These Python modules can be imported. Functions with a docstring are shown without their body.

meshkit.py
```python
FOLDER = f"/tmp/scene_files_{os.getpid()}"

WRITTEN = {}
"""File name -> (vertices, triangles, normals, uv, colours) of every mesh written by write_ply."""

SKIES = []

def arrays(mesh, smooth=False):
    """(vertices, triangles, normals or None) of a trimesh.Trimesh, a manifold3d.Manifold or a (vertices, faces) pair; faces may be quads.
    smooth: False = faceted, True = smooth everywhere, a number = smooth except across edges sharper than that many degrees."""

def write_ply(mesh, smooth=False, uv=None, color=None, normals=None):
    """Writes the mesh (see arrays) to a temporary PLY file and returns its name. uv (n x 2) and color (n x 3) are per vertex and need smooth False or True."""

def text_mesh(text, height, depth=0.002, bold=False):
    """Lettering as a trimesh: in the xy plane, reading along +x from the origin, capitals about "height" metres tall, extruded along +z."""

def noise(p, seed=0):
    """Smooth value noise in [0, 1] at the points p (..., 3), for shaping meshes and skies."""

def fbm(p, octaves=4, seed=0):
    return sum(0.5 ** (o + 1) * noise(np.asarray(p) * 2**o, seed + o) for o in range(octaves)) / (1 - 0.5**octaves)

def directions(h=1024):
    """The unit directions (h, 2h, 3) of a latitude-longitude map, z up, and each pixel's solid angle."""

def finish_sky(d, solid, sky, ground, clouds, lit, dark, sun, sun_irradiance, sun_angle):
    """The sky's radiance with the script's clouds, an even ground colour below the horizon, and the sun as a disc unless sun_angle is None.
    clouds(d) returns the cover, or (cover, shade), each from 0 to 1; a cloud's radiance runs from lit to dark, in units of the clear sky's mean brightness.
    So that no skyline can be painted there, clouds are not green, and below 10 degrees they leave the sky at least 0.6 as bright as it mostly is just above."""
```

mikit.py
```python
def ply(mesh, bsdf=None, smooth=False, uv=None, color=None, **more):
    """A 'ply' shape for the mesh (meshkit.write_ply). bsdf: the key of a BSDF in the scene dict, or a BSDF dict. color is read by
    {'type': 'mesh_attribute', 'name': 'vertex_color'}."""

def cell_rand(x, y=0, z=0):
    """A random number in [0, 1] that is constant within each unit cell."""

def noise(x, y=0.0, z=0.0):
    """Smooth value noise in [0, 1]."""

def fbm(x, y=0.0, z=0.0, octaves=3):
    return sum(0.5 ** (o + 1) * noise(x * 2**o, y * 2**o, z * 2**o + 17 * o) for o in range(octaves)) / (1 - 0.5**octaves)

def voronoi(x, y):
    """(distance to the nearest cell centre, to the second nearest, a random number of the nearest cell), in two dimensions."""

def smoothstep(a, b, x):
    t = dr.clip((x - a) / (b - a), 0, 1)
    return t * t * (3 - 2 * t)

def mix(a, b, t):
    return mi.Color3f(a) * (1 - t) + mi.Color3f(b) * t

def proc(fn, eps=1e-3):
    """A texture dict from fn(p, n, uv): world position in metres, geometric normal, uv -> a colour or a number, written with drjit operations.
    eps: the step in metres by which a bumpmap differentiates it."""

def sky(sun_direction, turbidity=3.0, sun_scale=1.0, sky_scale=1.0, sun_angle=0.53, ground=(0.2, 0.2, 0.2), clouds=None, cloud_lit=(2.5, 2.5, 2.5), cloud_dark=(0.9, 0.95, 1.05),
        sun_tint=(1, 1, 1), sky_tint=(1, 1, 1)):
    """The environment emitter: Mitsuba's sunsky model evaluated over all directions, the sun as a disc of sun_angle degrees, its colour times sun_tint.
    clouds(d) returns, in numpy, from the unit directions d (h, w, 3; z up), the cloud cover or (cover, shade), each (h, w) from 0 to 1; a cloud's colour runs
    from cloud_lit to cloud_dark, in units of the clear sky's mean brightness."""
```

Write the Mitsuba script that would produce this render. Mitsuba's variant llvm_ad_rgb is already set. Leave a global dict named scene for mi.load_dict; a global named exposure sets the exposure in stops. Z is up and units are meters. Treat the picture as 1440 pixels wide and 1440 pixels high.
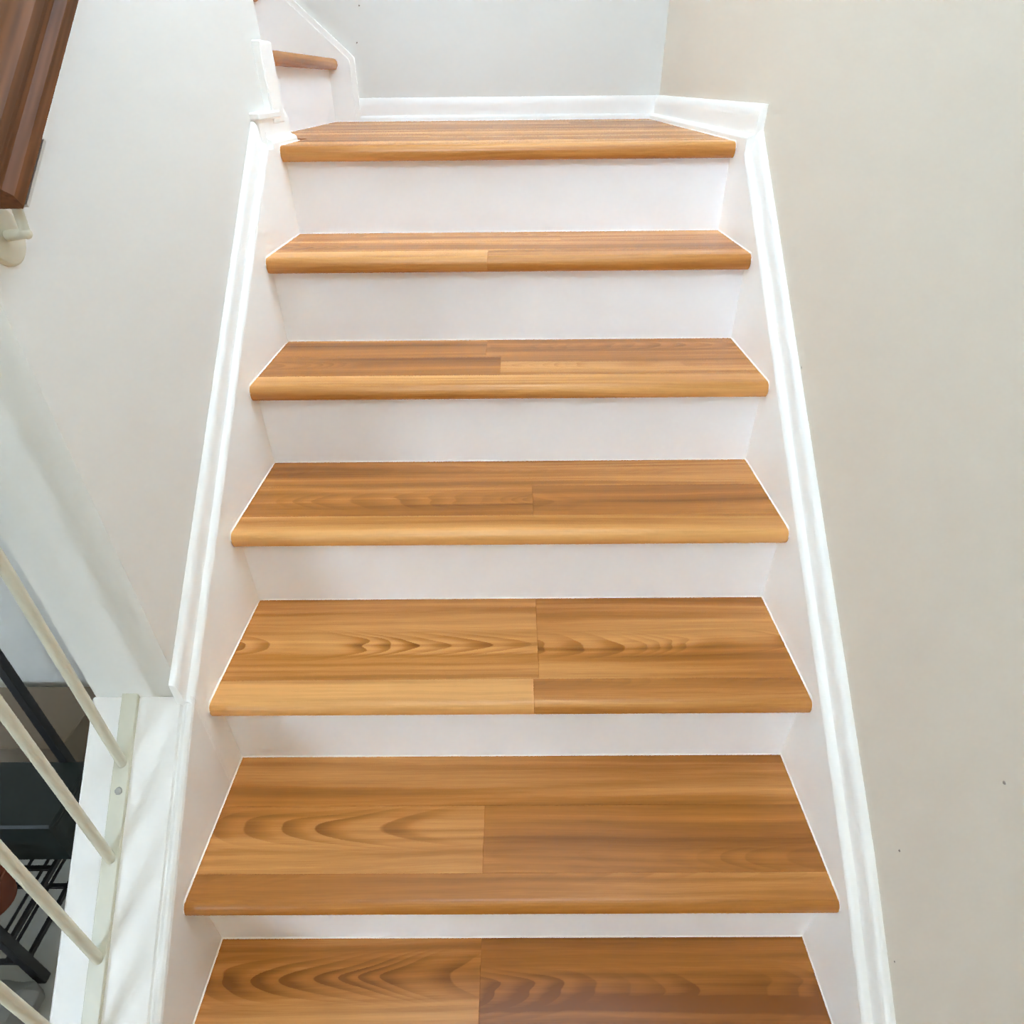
import math, random
import numpy as np, trimesh, mitsuba as mi, drjit as dr
import mikit
from mikit import noise, fbm, smoothstep, mix
from shapely.geometry import Polygon, box as sbox
T = mi.ScalarTransform4f
random.seed(5)
scene, labels = {}, {}

# ------------------------------------------------------------------ camera, light, exposure
CAM = np.array([0.5102, -0.2468, 1.2118])
FWD = np.array([-0.0045052, 0.8245690, -0.5657435])
UP = np.array([0.0070555, 0.5657613, 0.8245389])
FOV = 2 * math.degrees(math.atan(720 / 878.98))
scene['camera'] = {'type': 'perspective', 'fov': FOV, 'fov_axis': 'x', 'near_clip': 0.01, 'far_clip': 200.0,
                   'to_world': T().look_at(origin=CAM.tolist(), target=(CAM + FWD).tolist(), up=UP.tolist())}
exposure = 5.78
scene['sky'] = mikit.sky([-0.75, -0.25, 0.62], turbidity=4.0, sun_scale=0.0, sky_scale=1.0, ground=(0.30, 0.29, 0.27),
                         clouds=lambda d: np.full(d.shape[:2], 0.55), cloud_lit=(2.58, 3.13, 3.68), cloud_dark=(1, 1, 1))
UNSEEN_LAMP_POWER = (0.28, 0.175, 0.050)          # unseen ceiling lamp, placed to warm the lowest steps and right wall

# ------------------------------------------------------------------ measures of the stair
RISE, RUN, NOSE, THK, YB = 0.18378, 0.22716, 0.034, 0.0317, 2.387
M = RISE / RUN
Z6 = 6 * RISE
FLOOR = -4 * RISE
CEIL = 4.30
XR = 1.031                           # face of the right wall
XL, XLL = -0.026, -0.160              # faces of the left wall
YE, YW = 0.405, 1.412                 # its two ends


# ------------------------------------------------------------------ helpers
def add(key, mesh, bsdf, smooth=False, **kw):
    base, n = key, 0
    while key in scene:
        n += 1
        key = f'{base}_{n:03d}'
    scene[key] = mikit.ply(mesh, bsdf, smooth=smooth, **kw)
    return key


def struct(key, mesh, bsdf, smooth=False):
    key = add(key, mesh, bsdf, smooth)
    labels[key] = {'kind': 'structure'}
    return key


def tag(key, label, cat, group=None):
    labels[key] = {'label': label, 'category': cat}
    if group:
        labels[key]['group'] = group


def bx(x0, x1, y0, y1, z0, z1):
    m = trimesh.creation.box((x1 - x0, y1 - y0, z1 - z0))
    m.apply_translation(((x0 + x1) / 2, (y0 + y1) / 2, (z0 + z1) / 2))
    return m


def rbox(x0, x1, y0, y1, z0, z1, r=0.002):
    """A box with chamfered edges: the hull of three crossed boxes."""
    p = []
    for a, b, c in ((0, 1, 1), (1, 0, 1), (1, 1, 0)):
        for x in (x0 + r * a, x1 - r * a):
            for y in (y0 + r * b, y1 - r * b):
                for z in (z0 + r * c, z1 - r * c):
                    p.append((x, y, z))
    return trimesh.convex.convex_hull(np.array(p))


def cat(*ms):
    return trimesh.util.concatenate(list(ms))


def sweep(poly, stations):
    """Sweep a closed 2-D polygon; stations: list of functions (a, b) -> xyz. Capped; faces oriented outward."""
    n = len(poly)
    tri = trimesh.creation.triangulate_polygon(Polygon(poly), engine='earcut')
    pv, pf = np.array(tri[0]), np.array(tri[1])
    order = [int(np.argmin(np.sum((np.array(poly) - q) ** 2, axis=1))) for q in pv]
    v, f = [], []
    for s in stations:
        v += [s(a, b) for a, b in poly]
    for k in range(len(stations) - 1):
        for i in range(n):
            j = (i + 1) % n
            a, b, c, d = k * n + i, k * n + j, (k + 1) * n + j, (k + 1) * n + i
            f += [(a, b, c), (a, c, d)]
    o = len(v)
    v += [stations[0](a, b) for a, b in poly]
    f += [(o + order[i], o + order[j], o + order[k]) for i, j, k in pf]
    o = len(v)
    v += [stations[-1](a, b) for a, b in poly]
    f += [(o + order[i], o + order[k], o + order[j]) for i, j, k in pf]
    m = trimesh.Trimesh(np.array(v, float), np.array(f), process=False)
    w = trimesh.Trimesh(m.vertices.copy(), m.faces.copy(), process=True)
    if w.volume < 0:
        m.faces = m.faces[:, ::-1]
    # caps must agree with the sides
    w = trimesh.Trimesh(m.vertices, m.faces, process=True)
    w.fix_normals()
    return w


def rod(p, q, r, sides=16):
    return trimesh.creation.cylinder(radius=r, segment=np.array([p, q], float), sections=sides)


def lathe(profile, at, axis, sections=40):
    m = trimesh.creation.revolve(np.array(profile, float), sections=sections)
    m.apply_transform(trimesh.geometry.align_vectors([0, 0, 1], axis))
    m.apply_translation(at)
    return m


# ------------------------------------------------------------------ materials
def c3(r, g, b):
    return {'type': 'rgb', 'value': [r, g, b]}


def paint(key, col, rough, spec=0.5, bump=0.0, bscale=300.0):
    d = {'type': 'principled', 'base_color': c3(*col), 'roughness': rough, 'specular': spec}
    if bump:
        d = {'type': 'bumpmap', 'arbitrary': mikit.proc(lambda p, n, uv: fbm(p.x * bscale, p.y * bscale, p.z * bscale, 2) * bump, eps=1e-3), 'bsdf': d}
    scene[key] = {'type': 'twosided', 'bsdf': d}


paint('mat_wall_paint', (0.68, 0.67, 0.625), 0.75, 0.3)
paint('mat_wall_paint_warm_light', (0.68, 0.63, 0.54), 0.75, 0.3)  # same wall paint, with the warm light on the right wall put into the colour
paint('mat_trim_white', (0.83, 0.82, 0.785), 0.32, 0.5)
paint('mat_riser_white', (0.84, 0.84, 0.84), 0.38, 0.5)
paint('mat_caulk', (0.88, 0.85, 0.80), 0.6, 0.3)
paint('mat_ceiling', (0.85, 0.85, 0.84), 0.9, 0.2)
paint('mat_rail_cream', (0.56, 0.54, 0.43), 0.38, 0.5)
paint('mat_black_metal', (0.012, 0.012, 0.013), 0.4, 0.5)
paint('mat_dark_green', (0.007, 0.013, 0.011), 0.45, 0.5)
paint('mat_terracotta', (0.20, 0.055, 0.025), 0.6, 0.4)
paint('mat_grey_cloth', (0.22, 0.22, 0.20), 0.9, 0.2)
paint('mat_pink_cloth', (0.36, 0.20, 0.20), 0.9, 0.2)
paint('mat_tan', (0.24, 0.19, 0.14), 0.8, 0.2)
paint('mat_unseen_hall_floor', (0.34, 0.15, 0.045), 0.5, 0.4)  # hall floor out of view, browned to bounce warm light onto the steps
paint('mat_curb_paint', (0.76, 0.735, 0.69), 0.4, 0.4)
paint('mat_screw', (0.36, 0.35, 0.31), 0.4, 0.5)
paint('mat_scuff', (0.25, 0.22, 0.19), 0.8, 0.2)
scene['mat_steel'] = {'type': 'twosided', 'bsdf': {'type': 'principled', 'base_color': c3(0.55, 0.55, 0.52), 'roughness': 0.35, 'metallic': 0.8}}


def tile_fn(p, n, uv):
    g = fbm(p.x * 5, p.y * 5, 2.0, 3)
    return mix((0.42, 0.42, 0.38), (0.55, 0.54, 0.49), g)


scene['mat_floor_tile'] = {'type': 'twosided', 'bsdf': {'type': 'principled', 'base_color': mikit.proc(tile_fn), 'roughness': 0.35, 'specular': 0.5}}

# wood planks: uv.x = x + 0.5 + 2 * plank, uv.y = metres across the plank; one material reads each plank's figure from tables
PLANKS = []          # (tone, cathedral strength, its centre across, curvature sign, seed)
WOOD_LIGHT, WOOD_MID, WOOD_DARK = (0.69, 0.345, 0.110), (0.435, 0.165, 0.029), (0.225, 0.070, 0.009)


def wood_fn(p, n, uv):
    k = dr.floor(uv.x / 2 + 1e-4)
    ki = mi.UInt32(dr.clip(k, 0, 99))
    x, v = uv.x - 2 * k, uv.y
    g = lambda t: dr.gather(mi.Float, mi.Float(t), ki)  # noqa: E731
    tone, cs, cv, sg, seed, kx, kv = [g(t) for t in WOOD_TABLES]
    w = noise(x * 2.2 + seed, v * 11, 3.0) - 0.5
    vv = v + 0.018 * w + 0.003 * (noise(x * 9 + seed, v * 30, 8.0) - 0.5)
    kr = dr.sqrt(dr.square((x - kx) / 1.7) + dr.square(v - kv))
    vv = vv + 0.35 * (v - kv) * dr.exp(-dr.square(kr / 0.022))
    broad = fbm(x * 0.8 + seed, vv * 22 + seed, 1.0, 3)
    fine = fbm(x * 2.6 + seed, vv * 130 + seed, 5.0, 3)
    pore = noise(x * 30 + seed, vv * 1000, 9.0)
    # plain-sawn arches along the plank
    dv = vv - cv + 0.010 * (noise(x * 3 + seed, 0.5, 2.0) - 0.5)
    bend = 40 + 130 * dr.square(noise(x * 3.1 + seed, 0.9, 4.0))
    ph = x * sg + bend * dv * dv + 0.035 * (noise(x * 7 + seed, dv * 60, 4.0) - 0.5)
    q = ph * 15 + 4.5 * noise(ph * 7 + seed, 0.3, 6.0)
    ring = dr.floor(q)
    saw = q - ring
    depth = 0.35 + 0.65 * mikit.cell_rand(ring, k, 3)
    arch = smoothstep(0.15, 0.93, saw) * (1 - smoothstep(0.93, 1.0, saw)) * depth
    patch = smoothstep(0.36, 0.62, noise(x * 2.4 + seed * 1.7, 0.2, 11.0))
    patch = dr.select(cs > 1.3, 0.3 + 0.5 * smoothstep(0.2, 0.6, noise(x * 3.3 + seed, 0.6, 7.0)), patch)
    env = cs * dr.exp(-dr.square(dv / 0.023)) * patch
    t = tone + 0.95 * (broad - 0.5) + 0.38 * (fine - 0.5) + 0.10 * (pore - 0.5)
    t = t + env * (0.08 + 0.62 * (arch - 0.25))
    dark_streak = smoothstep(0.60, 0.80, fbm(x * 1.1 + seed + 31, vv * 48 + seed, 12.0, 2)) * 0.20
    knot = dr.exp(-dr.square(kr / 0.0085)) * (0.40 + 0.25 * noise(kr * 600, seed, 2.0))
    t = dr.clip(t + dark_streak + knot, 0, 1)
    return dr.select(t < 0.5, mix(WOOD_LIGHT, WOOD_MID, t * 2), mix(WOOD_MID, WOOD_DARK, t * 2 - 1))


scene['mat_wood'] = {'type': 'twosided', 'bsdf': {'type': 'principled', 'base_color': mikit.proc(wood_fn), 'roughness': 0.33, 'specular': 0.5}}


def rail_fn(p, n, uv):
    s = p.y * 0.777 + p.z * 0.629
    q = p.z * 0.777 - p.y * 0.629
    t = fbm(s * 3, p.x * 60, q * 60, 3) * 0.7 + 0.3 * noise(s * 14, p.x * 300, q * 300)
    return mix((0.165, 0.062, 0.021), (0.075, 0.027, 0.007), smoothstep(0.25, 0.75, t))


scene['mat_rail_wood'] = {'type': 'twosided', 'bsdf': {'type': 'principled', 'base_color': mikit.proc(rail_fn), 'roughness': 0.5, 'specular': 0.2}}

# ------------------------------------------------------------------ room shell
Y0 = -2.5                             # front wall of the hall behind the camera
X0 = -2.6                             # far side of the lower room
unseen_win_r = (0.35, 1.60, 2.15, 3.6)     # unseen window high in the right wall, placed to light the left wall: y0, y1, z0, z1
outer = sbox(Y0, FLOOR - 0.1, YB + 0.2, CEIL)
hole = sbox(unseen_win_r[0], unseen_win_r[2], unseen_win_r[1], unseen_win_r[3])


def wall_with_hole(poly, th):
    return trimesh.creation.extrude_polygon(poly, th, engine='earcut')


m = wall_with_hole(outer.difference(hole), 0.16)      # (y, z) polygon
m.apply_transform(np.array([[0, 0, 1, XR], [1, 0, 0, 0], [0, 1, 0, 0], [0, 0, 0, 1.0]]))
struct('wall_right', m, 'mat_wall_paint_warm_light')
struct('wall_back', bx(X0, XR + 0.16, YB + 0.016, YB + 0.15, FLOOR - 0.1, CEIL), 'mat_wall_paint')
unseen_win_f = (-2.45, -1.35, 0.2, 1.75)    # unseen lower room window, placed to light the left wall end: x0, x1, z0, z1
unseen_win_u = (-2.2, 0.6, 2.5, 4.2)     # unseen upper window over the hall, placed to light the upper risers
m = wall_with_hole(sbox(X0, FLOOR - 0.1, XR + 0.16, CEIL).difference(sbox(unseen_win_u[0], unseen_win_u[2], unseen_win_u[1], unseen_win_u[3])).difference(sbox(unseen_win_f[0], unseen_win_f[2], unseen_win_f[1], unseen_win_f[3])), 0.15)
m.apply_transform(np.array([[1, 0, 0, 0], [0, 0, 1, Y0 - 0.15], [0, 1, 0, 0], [0, 0, 0, 1.0]]))
struct('wall_front', m, 'mat_wall_paint')
m = wall_with_hole(sbox(Y0 - 0.15, FLOOR - 0.1, YB + 0.15, CEIL), 0.15)
m.apply_transform(np.array([[0, 0, 1, X0 - 0.15], [1, 0, 0, 0], [0, 1, 0, 0], [0, 0, 0, 1.0]]))
struct('wall_far', m, 'mat_wall_paint')
unseen_sky_w = (0.10, 0.80, 0.1, 1.1)     # unseen roof window, placed to light treads and trim from above: x0, x1, y0, y1
m = wall_with_hole(sbox(X0 - 0.15, Y0 - 0.15, XR + 0.16, YB + 0.15).difference(sbox(unseen_sky_w[0], unseen_sky_w[2], unseen_sky_w[1], unseen_sky_w[3])), 0.14)
m.apply_translation((0, 0, CEIL))
struct('ceiling', m, 'mat_ceiling')
SLAB = (1.98, 2.22)                   # unseen upper floor round the stairwell, placed to shade the lower steps
struct('unseen_ceiling_lower', cat(bx(X0, XLL, -1.30, YW, *SLAB), bx(X0, XR, Y0, -1.30, *SLAB)), 'mat_ceiling')
struct('floor', bx(X0, XLL - 0.1, Y0, YW, FLOOR - 0.1, FLOOR), 'mat_floor_tile')
struct('floor_hall', bx(XLL - 0.1, XR, Y0, YW, FLOOR - 0.1, FLOOR), 'mat_unseen_hall_floor')
# left wall between the flights, its front end standing on the stair curb
arc = [(XL - 0.042 + 0.0895 * math.sin(t), YE + 0.0895 * (1 - math.cos(t))) for t in np.linspace(0, math.asin(0.042 / 0.0895), 9)]  # front corner curved to deepen the shade band on the end face
outline = [(XLL + 0.004, YE), *arc, (XL, YW + 0.015), (XLL, YW + 0.015), (XLL, YE + 0.004)]
struct('wall_left', sweep(outline, [(lambda a, b, z=z: (a, b, z)) for z in (FLOOR, CEIL)]), 'mat_wall_paint', 20)
struct('wall_lower', bx(X0, XLL, YW - 0.10, YW, FLOOR, CEIL), 'mat_wall_paint')


def window(key, x, y, z, along, depth_sign):
    """Frame bars and a pane in an opening; x/y/z are ranges, one of which is the wall's thickness."""
    fr = []
    if along == 'y':
        (y0, y1), (z0, z1), (a, b) = y, z, x
        fr = [bx(a, b, y0, y0 + .05, z0, z1), bx(a, b, y1 - .05, y1, z0, z1), bx(a, b, y0, y1, z0, z0 + .05), bx(a, b, y0, y1, z1 - .05, z1),
              bx(a, b, (y0 + y1) / 2 - .02, (y0 + y1) / 2 + .02, z0, z1)]
        pane = bx((a + b) / 2 - .002, (a + b) / 2 + .002, y0 + .05, y1 - .05, z0 + .05, z1 - .05)
    elif along == 'z':
        (x0, x1), (y0, y1), (a, b) = x, y, z
        fr = [bx(x0, x0 + .05, y0, y1, a, b), bx(x1 - .05, x1, y0, y1, a, b), bx(x0, x1, y0, y0 + .05, a, b), bx(x0, x1, y1 - .05, y1, a, b)]
    else:
        (x0, x1), (z0, z1), (a, b) = x, z, y
        fr = [bx(x0, x0 + .05, a, b, z0, z1), bx(x1 - .05, x1, a, b, z0, z1), bx(x0, x1, a, b, z0, z0 + .05), bx(x0, x1, a, b, z1 - .05, z1),
              bx((x0 + x1) / 2 - .03, (x0 + x1) / 2 + .03, a, b, z0, z1)]
        pane = None
    struct(key, cat(*fr), 'mat_trim_white')


window('window_1', (XR + .06, XR + .12), unseen_win_r[:2], unseen_win_r[2:], 'y', 1)
window('window_4', unseen_win_u[:2], (Y0 - .1, Y0 - .04), unseen_win_u[2:], 'x', -1)
window('window_3', unseen_sky_w[:2], unseen_sky_w[2:], (CEIL + .05, CEIL + .12), 'z', 1)
window('window_2', unseen_win_f[:2], (Y0 - .1, Y0 - .04), unseen_win_f[2:], 'x', -1)


lamp = add('unseen_ceiling_lamp', lathe([(0, 0), (0.19, 0), (0.19, -0.05), (0.17, -0.05), (0.17, -0.03), (0, -0.03)], (0.80, -1.7, SLAB[0]), [0, 0, 1]), 'mat_trim_white', 30)
tag(lamp, 'unseen round ceiling lamp over the hall, placed to warm the lowest steps', 'lamp')
add('unseen_ceiling_lamp__diffuser', lathe([(0, -0.056), (0.12, -0.052), (0.165, -0.04), (0.165, -0.03), (0, -0.03)], (0.80, -1.7, SLAB[0]), [0, 0, 1]), 'mat_trim_white', 30)
scene['unseen_ceiling_lamp__diffuser']['emitter'] = {'type': 'area', 'radiance': c3(*UNSEEN_LAMP_POWER)}

# ------------------------------------------------------------------ skirts and baseboards
def hr(y):                            # the right skirt dips a little below the last steps
    return y * M - 0.10 * max(0.0, 0.22 - y)


def hl(y):
    return y * M


PROF = [(0.0, -0.36), (0.0, 0.050), (0.0012, 0.055), (0.004, 0.0590), (0.0075, 0.0615), (0.013, 0.0635), (0.0148, 0.067), (0.0155, 0.074),
        (0.0160, 0.083), (0.0170, 0.090), (0.0190, 0.0955), (0.0220, 0.0995), (0.0260, 0.1015), (0.0312, 0.1015), (0.0312, -0.36)]
ys = [-1.0, -0.4, 0.0, 0.1, 0.22, 1.0, 1.292]
struct('trim_1', sweep([(1.0 + a, b) for a, b in PROF], [(lambda a, b, y=y: (a, y, hr(y) + b)) for y in ys]), 'mat_trim_white', 30)
PL = [(-a * 0.84, b + 0.027 if b > 0 else b) for a, b in PROF]
ysl = [YE - 0.008, 0.8, 1.264]
struct('trim_2', sweep(PL, [(lambda a, b, y=y: (a, y, hl(y) + b)) for y in ysl]), 'mat_trim_white', 30)
add('trim_1__end', bx(1.0, XR, 1.28, 1.42, Z6 - 0.5, Z6 - 0.002), 'mat_trim_white')
add('trim_2__end', bx(XL, 0.0, 1.262, 1.42, Z6 - 0.5, Z6 - 0.002), 'mat_trim_white')
LEV = [(0.0, -0.05), (0.0, 0.007), (0.0012, 0.0105), (0.004, 0.0135), (0.0135, 0.0165), (0.0150, 0.020), (0.0155, 0.045), (0.0162, 0.052),
       (0.0180, 0.0585), (0.0210, 0.0645), (0.0250, 0.0690), (0.0312, 0.0700), (0.0312, -0.05)]
struct('baseboard_right', sweep([(1.0 + a, Z6 + b) for a, b in LEV], [(lambda a, b, y=y: (a, y, b)) for y in (1.268, YB + 0.016)]), 'mat_trim_white', 30)
struct('baseboard_back', sweep([(YB + a * 0.52, Z6 + b) for a, b in LEV], [(lambda a, b, x=x: (x, a, b)) for x in (-0.030, 1.0312)]), 'mat_trim_white', 30)
# second flight: skirt on the back wall with a cap bead along its end and slope
SL2 = 0.86
top2 = lambda x: 1.283 + (-0.045 - x) * SL2  # noqa: E731
pts = [(-0.045, Z6 - 0.05), (-0.045, top2(-0.045)), (-1.3, top2(-1.3)), (-1.3, Z6 - 0.05)]
struct('trim_3', sweep(pts, [(lambda a, b, y=y: (a, y, b)) for y in (YB, YB + 0.017)]), 'mat_trim_white')
w1, w2 = 0.013, 0.016
bead = [(-0.045 + w2, Z6 + 0.0), (-0.045 + w2, top2(-0.045) + 0.006), (-0.045, top2(-0.045) + 0.022), (-1.3, top2(-1.3) + 0.022), (-1.3, top2(-1.3)), (-0.045, top2(-0.045)), (-0.045, Z6)]
struct('trim_3__cap', sweep(bead, [(lambda a, b, y=y: (a, y, b)) for y in (YB + 0.004, YB + 0.017)]), 'mat_trim_white')
labels.pop('trim_3__cap', None)
# corner boards where the left wall ends on the landing
lvl = [(0.0 - a * 0.84, Z6 + b * 0.93) for a, b in LEV]
m = cat(sweep(lvl, [(lambda a, b, y=y: (a, y, b)) for y in (1.30, 1.48)]),
        rbox(XL - 0.01, -0.006, 1.262, 1.41, Z6 + 0.050, Z6 + 0.064, 0.003),
        rbox(XL - 0.01, -0.013, 1.268, 1.45, Z6 + 0.0, Z6 + 0.055, 0.003),
        rbox(XL - 0.02, -0.010, 1.365, 1.445, Z6 + 0.04, 7 * RISE + 0.004, 0.003))
struct('baseboard_left', m, 'mat_trim_white')

# ------------------------------------------------------------------ curb under the balustrade
C0, CM = 0.086, 0.930                 # height above the step line at its upper end, own slope


def cz(y):
    return YE * M + C0 + (y - YE) * CM


curb = [(-0.163, -2.2), (-0.163, -0.004), (-0.159, 0.0), (-0.016, 0.0), (-0.013, -0.002), (-0.010, 0.002), (-0.005, 0.003), (-0.001, 0.001), (0.0, -0.004), (0.0, -0.5), (-0.05, -2.2)]
curb = [(-0.163, -0.62), (-0.163, -0.004), (-0.159, 0.0), (-0.021, 0.0), (-0.019, -0.004), (-0.0165, -0.004), (-0.014, 0.0), (-0.010, 0.0025), (-0.006, 0.0025), (-0.002, 0.0), (0.0, -0.004), (0.0, -0.62)]
struct('curb_wall_4', sweep(curb, [(lambda a, b, y=y: (a, y, max(cz(y) + b, FLOOR + 0.001 * b))) for y in (-1.05, -0.5, 0.0, YE)]), 'mat_curb_paint')  # low sloping curb wall that carries the balustrade, not a trim board

# ------------------------------------------------------------------ staircase
SC = 'staircase'
tag(SC, 'wooden staircase of honey-coloured plank treads with white risers turning left at the top', 'staircase')
NOSEP = []                            # nosing outline from its back top edge round to the bottom: (forward, down)
for a in np.linspace(90, -90, 15):
    NOSEP.append((0.0135 * math.cos(math.radians(a)), -THK / 2 + THK / 2 * math.sin(math.radians(a))))


KNOTS = {(2, 0): (0.475, 0.082), (3, 2): (0.955, 0.055), (4, 3): (0.935, 0.050), (0, 1): (0.90, 0.06)}


def table(tone, cs=0.0, cv=0.05, sg=1.0, knot=(-9.0, 0.0)):
    PLANKS.append((tone, cs, cv, sg, random.uniform(0, 40), *knot))
    return len(PLANKS) - 1


def with_uv(v, f, pid, along, across):
    """Split faces so that each has its own vertices (flat shading), with the plank's uv."""
    uv = np.stack([along + 0.5 + 2 * pid, across], 1)
    return v, f, uv


def plank(parent, x0, x1, y0, y1, z, pid, turn=None, th=0.012):
    r = 0.0003
    m = rbox(x0 + .0001, x1 - .0001, y0 + .0001, y1 - .0001, z - th, z, r)
    v = np.array(m.vertices)[m.faces.reshape(-1)]
    f = np.arange(len(v)).reshape(-1, 3)
    uv = np.stack([v[:, 0] + 0.5 + 2 * pid, v[:, 1] - y0], 1)
    if turn is not None:
        v = turn(v)
    add(parent + '__plank', trimesh.Trimesh(v, f, process=False), 'mat_wood', uv=uv)


def nosing(parent, x0, x1, ynose, yback, z, pid, turn=None):
    r = 0.0003
    prof = [(yback - .0001, -THK), (yback - .0001, -r), (yback - r, 0.0)] + [(ynose + 0.0135 - a, b) for a, b in NOSEP]
    arc = [0]
    for a, b in zip(prof[1:], prof[:-1]):
        arc.append(arc[-1] + math.hypot(a[0] - b[0], a[1] - b[1]))
    n = len(prof)
    P = Polygon(prof)
    pv, pf = trimesh.creation.triangulate_polygon(P, engine='earcut')
    order = [int(np.argmin(np.sum((np.array(prof) - q) ** 2, axis=1))) for q in pv]
    v, nn, uv, f = [], [], [], []
    xs = [x0 + .0001, x0 + .0001 + r, x1 - .0001 - r, x1 - .0001]
    for j, x in enumerate(xs):
        s = r * 0.9 if j in (0, 3) else 0
        for (a, b), t in zip(prof, arc):
            cy, cz_ = (yback + ynose) / 2, -THK / 2
            v.append((x, a - np.sign(a - cy) * s, z + b - np.sign(b - cz_) * s))
            uv.append((x + 0.5 + 2 * pid, t))
    for j in range(3):
        for i in range(n):
            k = (i + 1) % n
            a, b, c, d = j * n + i, j * n + k, (j + 1) * n + k, (j + 1) * n + i
            f += [(a, c, b), (a, d, c)]
    for j, flip in ((0, False), (3, True)):
        o = len(v)
        v += v[j * n:(j + 1) * n]
        uv += uv[j * n:(j + 1) * n]
        f += [(o + order[a], o + order[c], o + order[b]) if flip else (o + order[a], o + order[b], o + order[c]) for a, b, c in pf]
    v = np.array(v, float)
    if turn is not None:
        v = turn(v)
    m = trimesh.Trimesh(v, np.array(f), process=False)
    w = trimesh.Trimesh(v.copy(), np.array(f), process=True)
    # faceted vertices with an angle limit: split by hand, smooth across the round of the nose
    fv = v[m.faces.reshape(-1)]
    add(parent + '__plank', trimesh.Trimesh(fv, np.arange(len(fv)).reshape(-1, 3), process=False), 'mat_wood', uv=np.array(uv)[m.faces.reshape(-1)])


def caulk(parent, p, q, r=0.0019):
    add(parent + '__sealant', rod(p, q, r, 6), 'mat_caulk')


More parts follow.
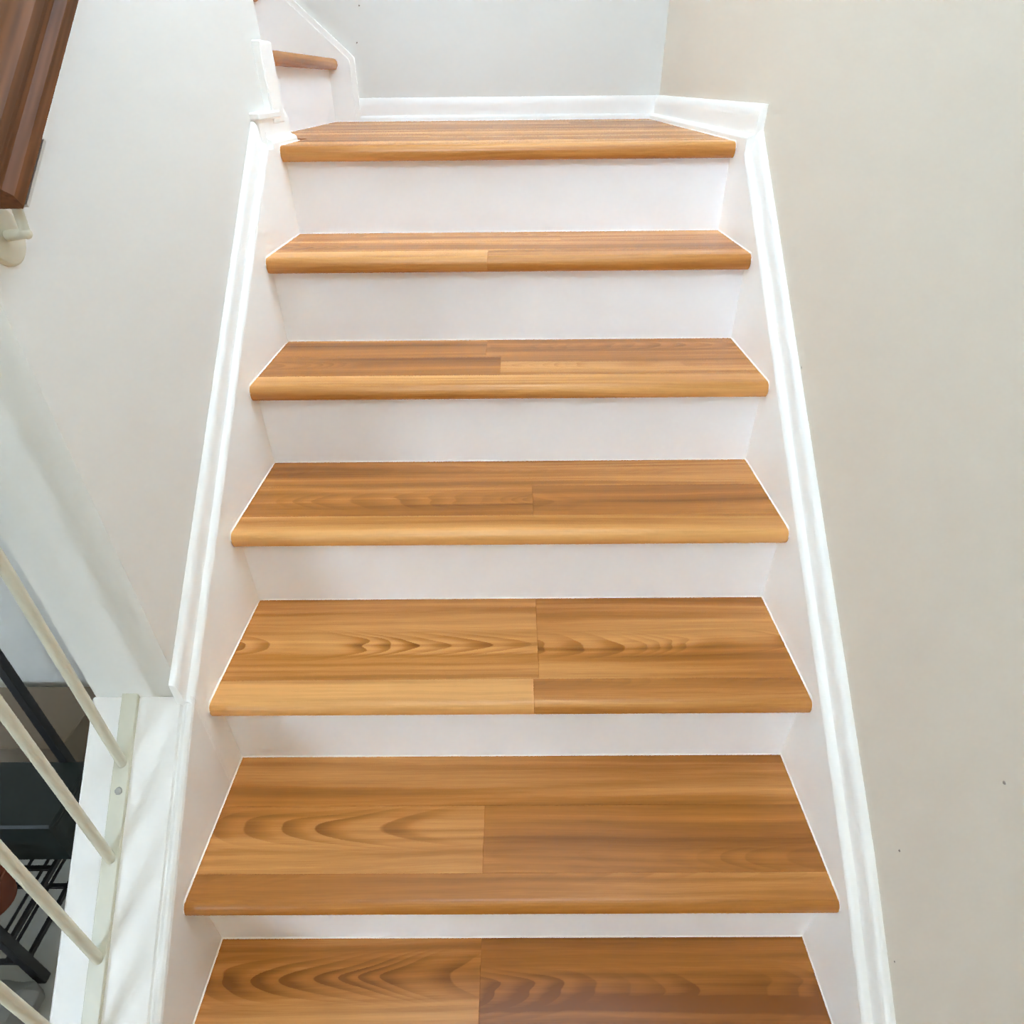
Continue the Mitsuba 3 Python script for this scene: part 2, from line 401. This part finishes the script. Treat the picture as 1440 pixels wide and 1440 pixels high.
# rows of planks, back to front: (y of the row's front edge from the riser above, [(x end, tone, arches, arch centre, sign)])
ROWS = {
    0: [(-0.170, [(0.448, 0.40, 1.1, 0.060, -1), (1, 0.60, 1.4, 0.085, 1)]), (None, [(1, 0.54, 0.3, 0.03, 1)])],
    1: [(-0.098, [(1, 0.34, 0.0, 0.03, 1)]), (-0.210, [(0.455, 0.40, 1.1, 0.032, -1), (1, 0.62, 0.3, 0.09, -1)]), (None, [(1, 0.50, 0.2, 0.02, 1)])],
    2: [(-0.205, [(0.55, 0.40, 1.2, 0.122, 1), (1, 0.46, 1.4, 0.122, 1)]), (None, [(0.54, 0.10, 0.0, 0.03, 1), (1, 0.48, 0.2, 0.03, 1)])],
    3: [(-0.100, [(1, 0.46, 0.1, 0.04, 1)]), (-0.203, [(0.545, 0.58, 1.0, 0.05, -1), (1, 0.56, 0.4, 0.05, 1)]), (None, [(1, 0.12, 0.0, 0.04, 1)])],
    4: [(-0.100, [(0.451, 0.46, 0.2, 0.04, 1), (1, 0.56, 0.4, 0.05, 1)]), (-0.207, [(0.483, 0.56, 0.5, 0.05, 1), (1, 0.54, 0.3, 0.05, -1)]), (None, [(1, 0.16, 0.0, 0.04, 1)])],
    5: [(-0.100, [(0.62, 0.50, 0.3, 0.04, 1), (1, 0.52, 0.3, 0.05, 1)]), (-0.199, [(1, 0.56, 0.5, 0.05, 1)]), (None, [(0.457, 0.10, 0.0, 0.03, 1), (1, 0.54, 0.2, 0.03, 1)])],
}
ORD = {0: 'lowest', 1: 'second lowest', 2: 'third lowest', 3: 'fourth lowest', 4: 'fifth lowest', 5: 'second highest', 6: 'landing'}
for k in range(-2, 6):
    idx = k if k >= 0 else 8 - k      # the two steps below the frame are counted last
    t = f'{SC}__tread' + (f'_{idx:03d}' if idx else '')
    z, yb_, yn = k * RISE, (k + 1) * RUN, k * RUN - NOSE
    add(t, bx(0.0005, 0.9995, yn + 0.03, yb_, z - THK, z - 0.0123), 'mat_wood', uv=np.tile([1.0, 0.05], (8, 1)))
    yf, cn = yb_, 0
    for off, cols in ROWS.get(k, ROWS[1]):
        y1, y0 = yf, (yb_ + off if off is not None else yn)
        x0 = 0.0012
        for x1, tone, cs, cv, sg in cols:
            pid = table(tone, cs, (y1 - y0) - cv if off is not None else cv, sg, KNOTS.get((k, cn), (-9.0, 0.0)))
            cn += 1
            x1 = min(x1, 0.9988)
            if off is None:
                nosing(t, x0, x1, y0, y1, z, pid)
            else:
                plank(t, x0, x1, y0, y1, z, pid)
            x0 = x1
        yf = y0
    caulk(t, (0.0, yb_ - .0005, z + .0001), (1.0, yb_ - .0005, z + .0001))
    for x in (0.0006, 0.9994):
        caulk(t, (x, yn + 0.012, z + .0001), (x, yb_, z + .0001))
        caulk(t, (x, yn + 0.0005, z - 0.013), (x, yn + 0.0125, z + .0001))
    add(f'{SC}__riser' + (f'_{idx:03d}' if idx else ''), bx(0, 1, yb_, yb_ + 0.012, z - 0.012, z + RISE - THK + .001), 'mat_riser_white')
# the landing
t = f'{SC}__tread_006'
yn = 6 * RUN - NOSE
XW = -0.120                           # riser of the turned flight
add(t, cat(bx(0.0005, 0.9995, yn + 0.03, 1.49, Z6 - THK, Z6 - 0.0123), bx(XW, 0.9995, 1.49, YB, Z6 - THK, Z6 - 0.0123)), 'mat_wood', uv=np.tile([1.0, 0.05], (16, 1)))
nosing(t, 0.0012, 0.9988, yn, 1.443, Z6, table(0.28, 0.2, 0.03, 1))
yy = [1.4435, 1.56, 1.70, 1.84, 1.98, 2.12, 2.26, YB - 0.001]
tones = [0.55, 0.50, 0.40, 0.58, 0.44, 0.56, 0.50]
for i, (a, b) in enumerate(zip(yy[:-1], yy[1:])):
    x0 = 0.0012 if i == 0 else XW + 0.001
    seam = [0.66, 0.3, 0.8, 0.45, 0.15, 0.7, 0.4][i]
    if i in (1, 3, 5):
        plank(t, x0, seam, a, b, Z6, table(tones[i], 0.2, 0.06, 1))
        plank(t, seam, 0.9988, a, b, Z6, table(tones[i] + 0.06, 0.2, 0.06, 1))
    else:
        plank(t, x0, 0.9988, a, b, Z6, table(tones[i], 0.2, 0.06, 1))
caulk(t, (XW, 1.50, Z6), (XW, YB, Z6))
caulk(t, (XW, YB - .0005, Z6), (1.0, YB - .0005, Z6))
for x in (0.0006, 0.9994):
    caulk(t, (x, yn + 0.012, Z6), (x, 1.49 if x < .5 else YB, Z6))
    caulk(t, (x, yn + 0.0005, Z6 - 0.013), (x, yn + 0.0125, Z6))
# the turned flight: two more risers and treads, nosings along y
turn_ = lambda xn: (lambda v: np.stack([xn - v[:, 1], v[:, 0], v[:, 2]], 1))  # noqa: E731  local (along, forward) -> world
for j in (0, 1):
    xr = XW - j * RUN
    zb = (6 + j) * RISE
    add(f'{SC}__riser_{6 + j:03d}', bx(xr - 0.012, xr, YW + 0.03, YB, zb - 0.012, zb + RISE - THK + .001), 'mat_riser_white')
    zt = zb + RISE
    t = f'{SC}__tread_{7 + j:03d}'
    tv = lambda v, xn=xr + NOSE: np.stack([xn - v[:, 1], v[:, 0], v[:, 2]], 1)  # noqa: E731
    add(t, bx(xr - RUN, xr + NOSE - 0.03, 1.446, YB - .0005, zt - THK, zt - 0.0123), 'mat_wood', uv=np.tile([1.0, 0.05], (8, 1)))
    nosing(t, 1.446, YB - 0.001, 0.0, 0.09, zt, table(0.46 + 0.06 * j, 0.2, 0.03, 1), tv)
    plank(t, 1.446, YB - 0.001, 0.09, RUN + NOSE, zt, table(0.5, 0.2, 0.06, 1), tv)
WOOD_TABLES = [[float(q[i]) for q in PLANKS] for i in range(7)]

# ------------------------------------------------------------------ handrail on the left wall
HR = 'handrail'
cs_, sn_ = 1 / math.hypot(1, M), M / math.hypot(1, M)
RAILP = [(.004, 0), (.046, 0), (.049, .003), (.050, .020), (.046, .026), (.0425, .030), (.0425, .037), (.046, .041), (.051, .045), (.053, .052), (.050, .061), (.043, .068), (.034, .0715),
         (.025, .0725), (.016, .0715), (.007, .068), (0, .061), (-.003, .052), (-.001, .045), (.004, .041), (.0075, .037), (.0075, .030), (.004, .026), (0, .020), (.001, .003)]
RAILP = [(a * 0.8, b * 0.8) for a, b in RAILP]
RX, RH = -0.010, 0.764                  # inner side and underside above the step line


def railpt(a, b, y):
    return (RX + a, y - b * sn_, y * M + RH + b * cs_)


add(HR + '__rail', sweep(RAILP, [(lambda a, b, y=y: railpt(a, b, y)) for y in (0.432, 0.9, 1.30)]), 'mat_rail_wood', 25)
br = add(HR + '__bracket', lathe([(0, 0), (0.030, 0), (0.030, 0.002), (0.027, 0.0045), (0.016, 0.006), (0, 0.0065)], (XL, 0.458, 1.084), [1, 0, 0]), 'mat_rail_cream', 30)
elbow = (0.006, 0.450, 1.088)
arm = cat(rod((XL + .004, 0.458, 1.084), elbow, .0055), rod(elbow, (0.008, 0.452, 0.452 * M + RH + .004), .005), trimesh.creation.icosphere(2, 0.006).apply_translation(elbow))
add(br + '__arm', arm, 'mat_rail_cream', 30)
add(br + '__saddle', sweep([(.010, -.0035), (.039, -.0035), (.039, 0), (.010, 0)], [(lambda a, b, y=y: railpt(a, b, y)) for y in (0.436, 0.500)]), 'mat_steel')
tag(HR, 'brown wooden handrail with a moulded profile on the left wall', 'handrail')

# ------------------------------------------------------------------ balustrade on the curb
BA = 'balustrade'
tag(BA, 'cream metal balusters on a flat bar along the white curb at lower left', 'balustrade')
add(BA + '__flat_bar', sweep([(-.112, -.001), (-.112, .0075), (-.111, .0085), (-.088, .0085), (-.087, .0075), (-.087, -.001)], [(lambda a, b, y=y: (a, y, cz(y) + b)) for y in (-1.0, YE)]), 'mat_rail_cream')
for i, y in enumerate((0.330, 0.231, 0.134, 0.040, -0.056, -0.152)):
    x = -0.0985
    add(BA + '__baluster', rod((x, y, cz(y) + .006), (x, y, cz(y) + 0.92), 0.0072, 20), 'mat_rail_cream', 30)
add(BA + '__top_bar', sweep([(-.118, .90), (-.118, .93), (-.080, .93), (-.080, .90)], [(lambda a, b, y=y: (a, y, cz(y) + b)) for y in (-1.0, YE)]), 'mat_rail_cream')
nrm = np.array([0, -CM, 1]) / math.hypot(1, CM)
sc = lathe([(0, 0), (0.0058, 0), (0.0052, 0.0016), (0.003, 0.0026), (0, 0.003)], np.array([-0.0985, 0.300, cz(0.300) + 0.0085]), nrm, 20)
add(BA + '__screw', sc, 'mat_screw', 30)

# ------------------------------------------------------------------ things in the lower room
sh = 'wire_rack'
tag(sh, 'black metal rack with wire shelves on the pale floor behind the balusters', 'rack')
rx0, rx1, ry0, ry1 = -1.22, -0.745, 0.42, 0.80
for x in (rx0, rx1):
    for y in (ry0, ry1):
        add(sh + '__post', rbox(x - .012, x + .012, y - .012, y + .012, FLOOR, 0.30, .002), 'mat_black_metal')
for z, n in ((FLOOR + 0.10, 9), (FLOOR + 0.20, 9)):
    e = sh + '__shelf' + ('' if n == 9 and z < FLOOR + .15 else '_001')
    add(e, cat(bx(rx0, rx1, ry0 - .005, ry0 + .005, z, z + .014), bx(rx0, rx1, ry1 - .005, ry1 + .005, z, z + .014), bx(rx0, rx1, .60, .61, z - .004, z + .008),
               bx(rx0 - .005, rx0 + .005, ry0, ry1, z, z + .014), bx(rx1 - .005, rx1 + .005, ry0, ry1, z, z + .014)), 'mat_black_metal')
    if z < FLOOR + .15:
        for x in np.linspace(rx0 + 0.05, rx1 - 0.05, n):
            add(e + '__wire', rod((x, ry0, z + .012), (x, ry1, z + .012), .0045, 8), 'mat_black_metal')
k = add('storage_box', rbox(-1.15, -0.68, 0.615, 0.785, FLOOR + 0.216, FLOOR + 0.385, 0.012), 'mat_dark_green')
tag(k, 'dark green storage box on the rack behind the balusters', 'box')
add(k + '__lid', rbox(-1.16, -0.67, 0.605, 0.795, FLOOR + 0.385, FLOOR + 0.405, 0.006), 'mat_dark_green')
k = add('basket', lathe([(0, 0), (0.055, 0), (0.075, 0.11), (0.070, 0.11), (0.052, 0.006), (0, 0.006)], (-0.845, 0.515, FLOOR + 0.218), [0, 0, 1]), 'mat_terracotta', 30)
tag(k, 'rust-red basket in front of the dark green storage box', 'basket')
cu = rbox(-0.95, -0.70, 0.235, 0.395, FLOOR, FLOOR + 0.09, 0.03).subdivide().subdivide().subdivide()
cu.vertices += 0.006 * (np.array([[mk, mk * .5, mk] for mk in np.sin(cu.vertices[:, 0] * 60) * np.cos(cu.vertices[:, 1] * 50)]))
k = add('cushion', cu, 'mat_grey_cloth', True)
tag(k, 'grey cushion lying on the floor in front of the black rack', 'cushion')
k = add('towel', rbox(-1.05, -0.94, 0.22, 0.36, FLOOR + .09, FLOOR + 0.115, 0.01), 'mat_pink_cloth')
tag(k, 'folded dull pink cloth at the left end of the grey cushion', 'cloth')
k = add('floor_mat', rbox(-1.3, -0.60, -0.35, 0.225, FLOOR, FLOOR + 0.012, 0.004), 'mat_black_metal')
tag(k, 'black mat on the floor at the bottom left corner', 'mat')
k = add('cardboard_box', rbox(-1.42, -1.0, 1.02, 1.28, FLOOR, FLOOR + 0.14, 0.004), 'mat_tan')
tag(k, 'low brown box against the wall behind the black rack', 'box')

# ------------------------------------------------------------------ small marks on the walls
for y, z, r in ((0.140, 0.591, .0022), (0.194, 0.345, .0020), (0.834, 0.783, .0022), (0.114, 0.206, .0013)):
    add('wall_right__scuff', lathe([(0, 0), (r, 0), (r * .7, .0006), (0, .0008)], (XR, y, z), [-1, 0, 0], 10), 'mat_scuff')
for x, z, r in ((0.008, 1.427, .0026), (-0.014, 1.329, .0026)):
    add('wall_back__scuff', lathe([(0, 0), (r, 0), (r * .7, .0006), (0, .0008)], (x, YB + 0.016, z), [0, -1, 0], 10), 'mat_scuff')
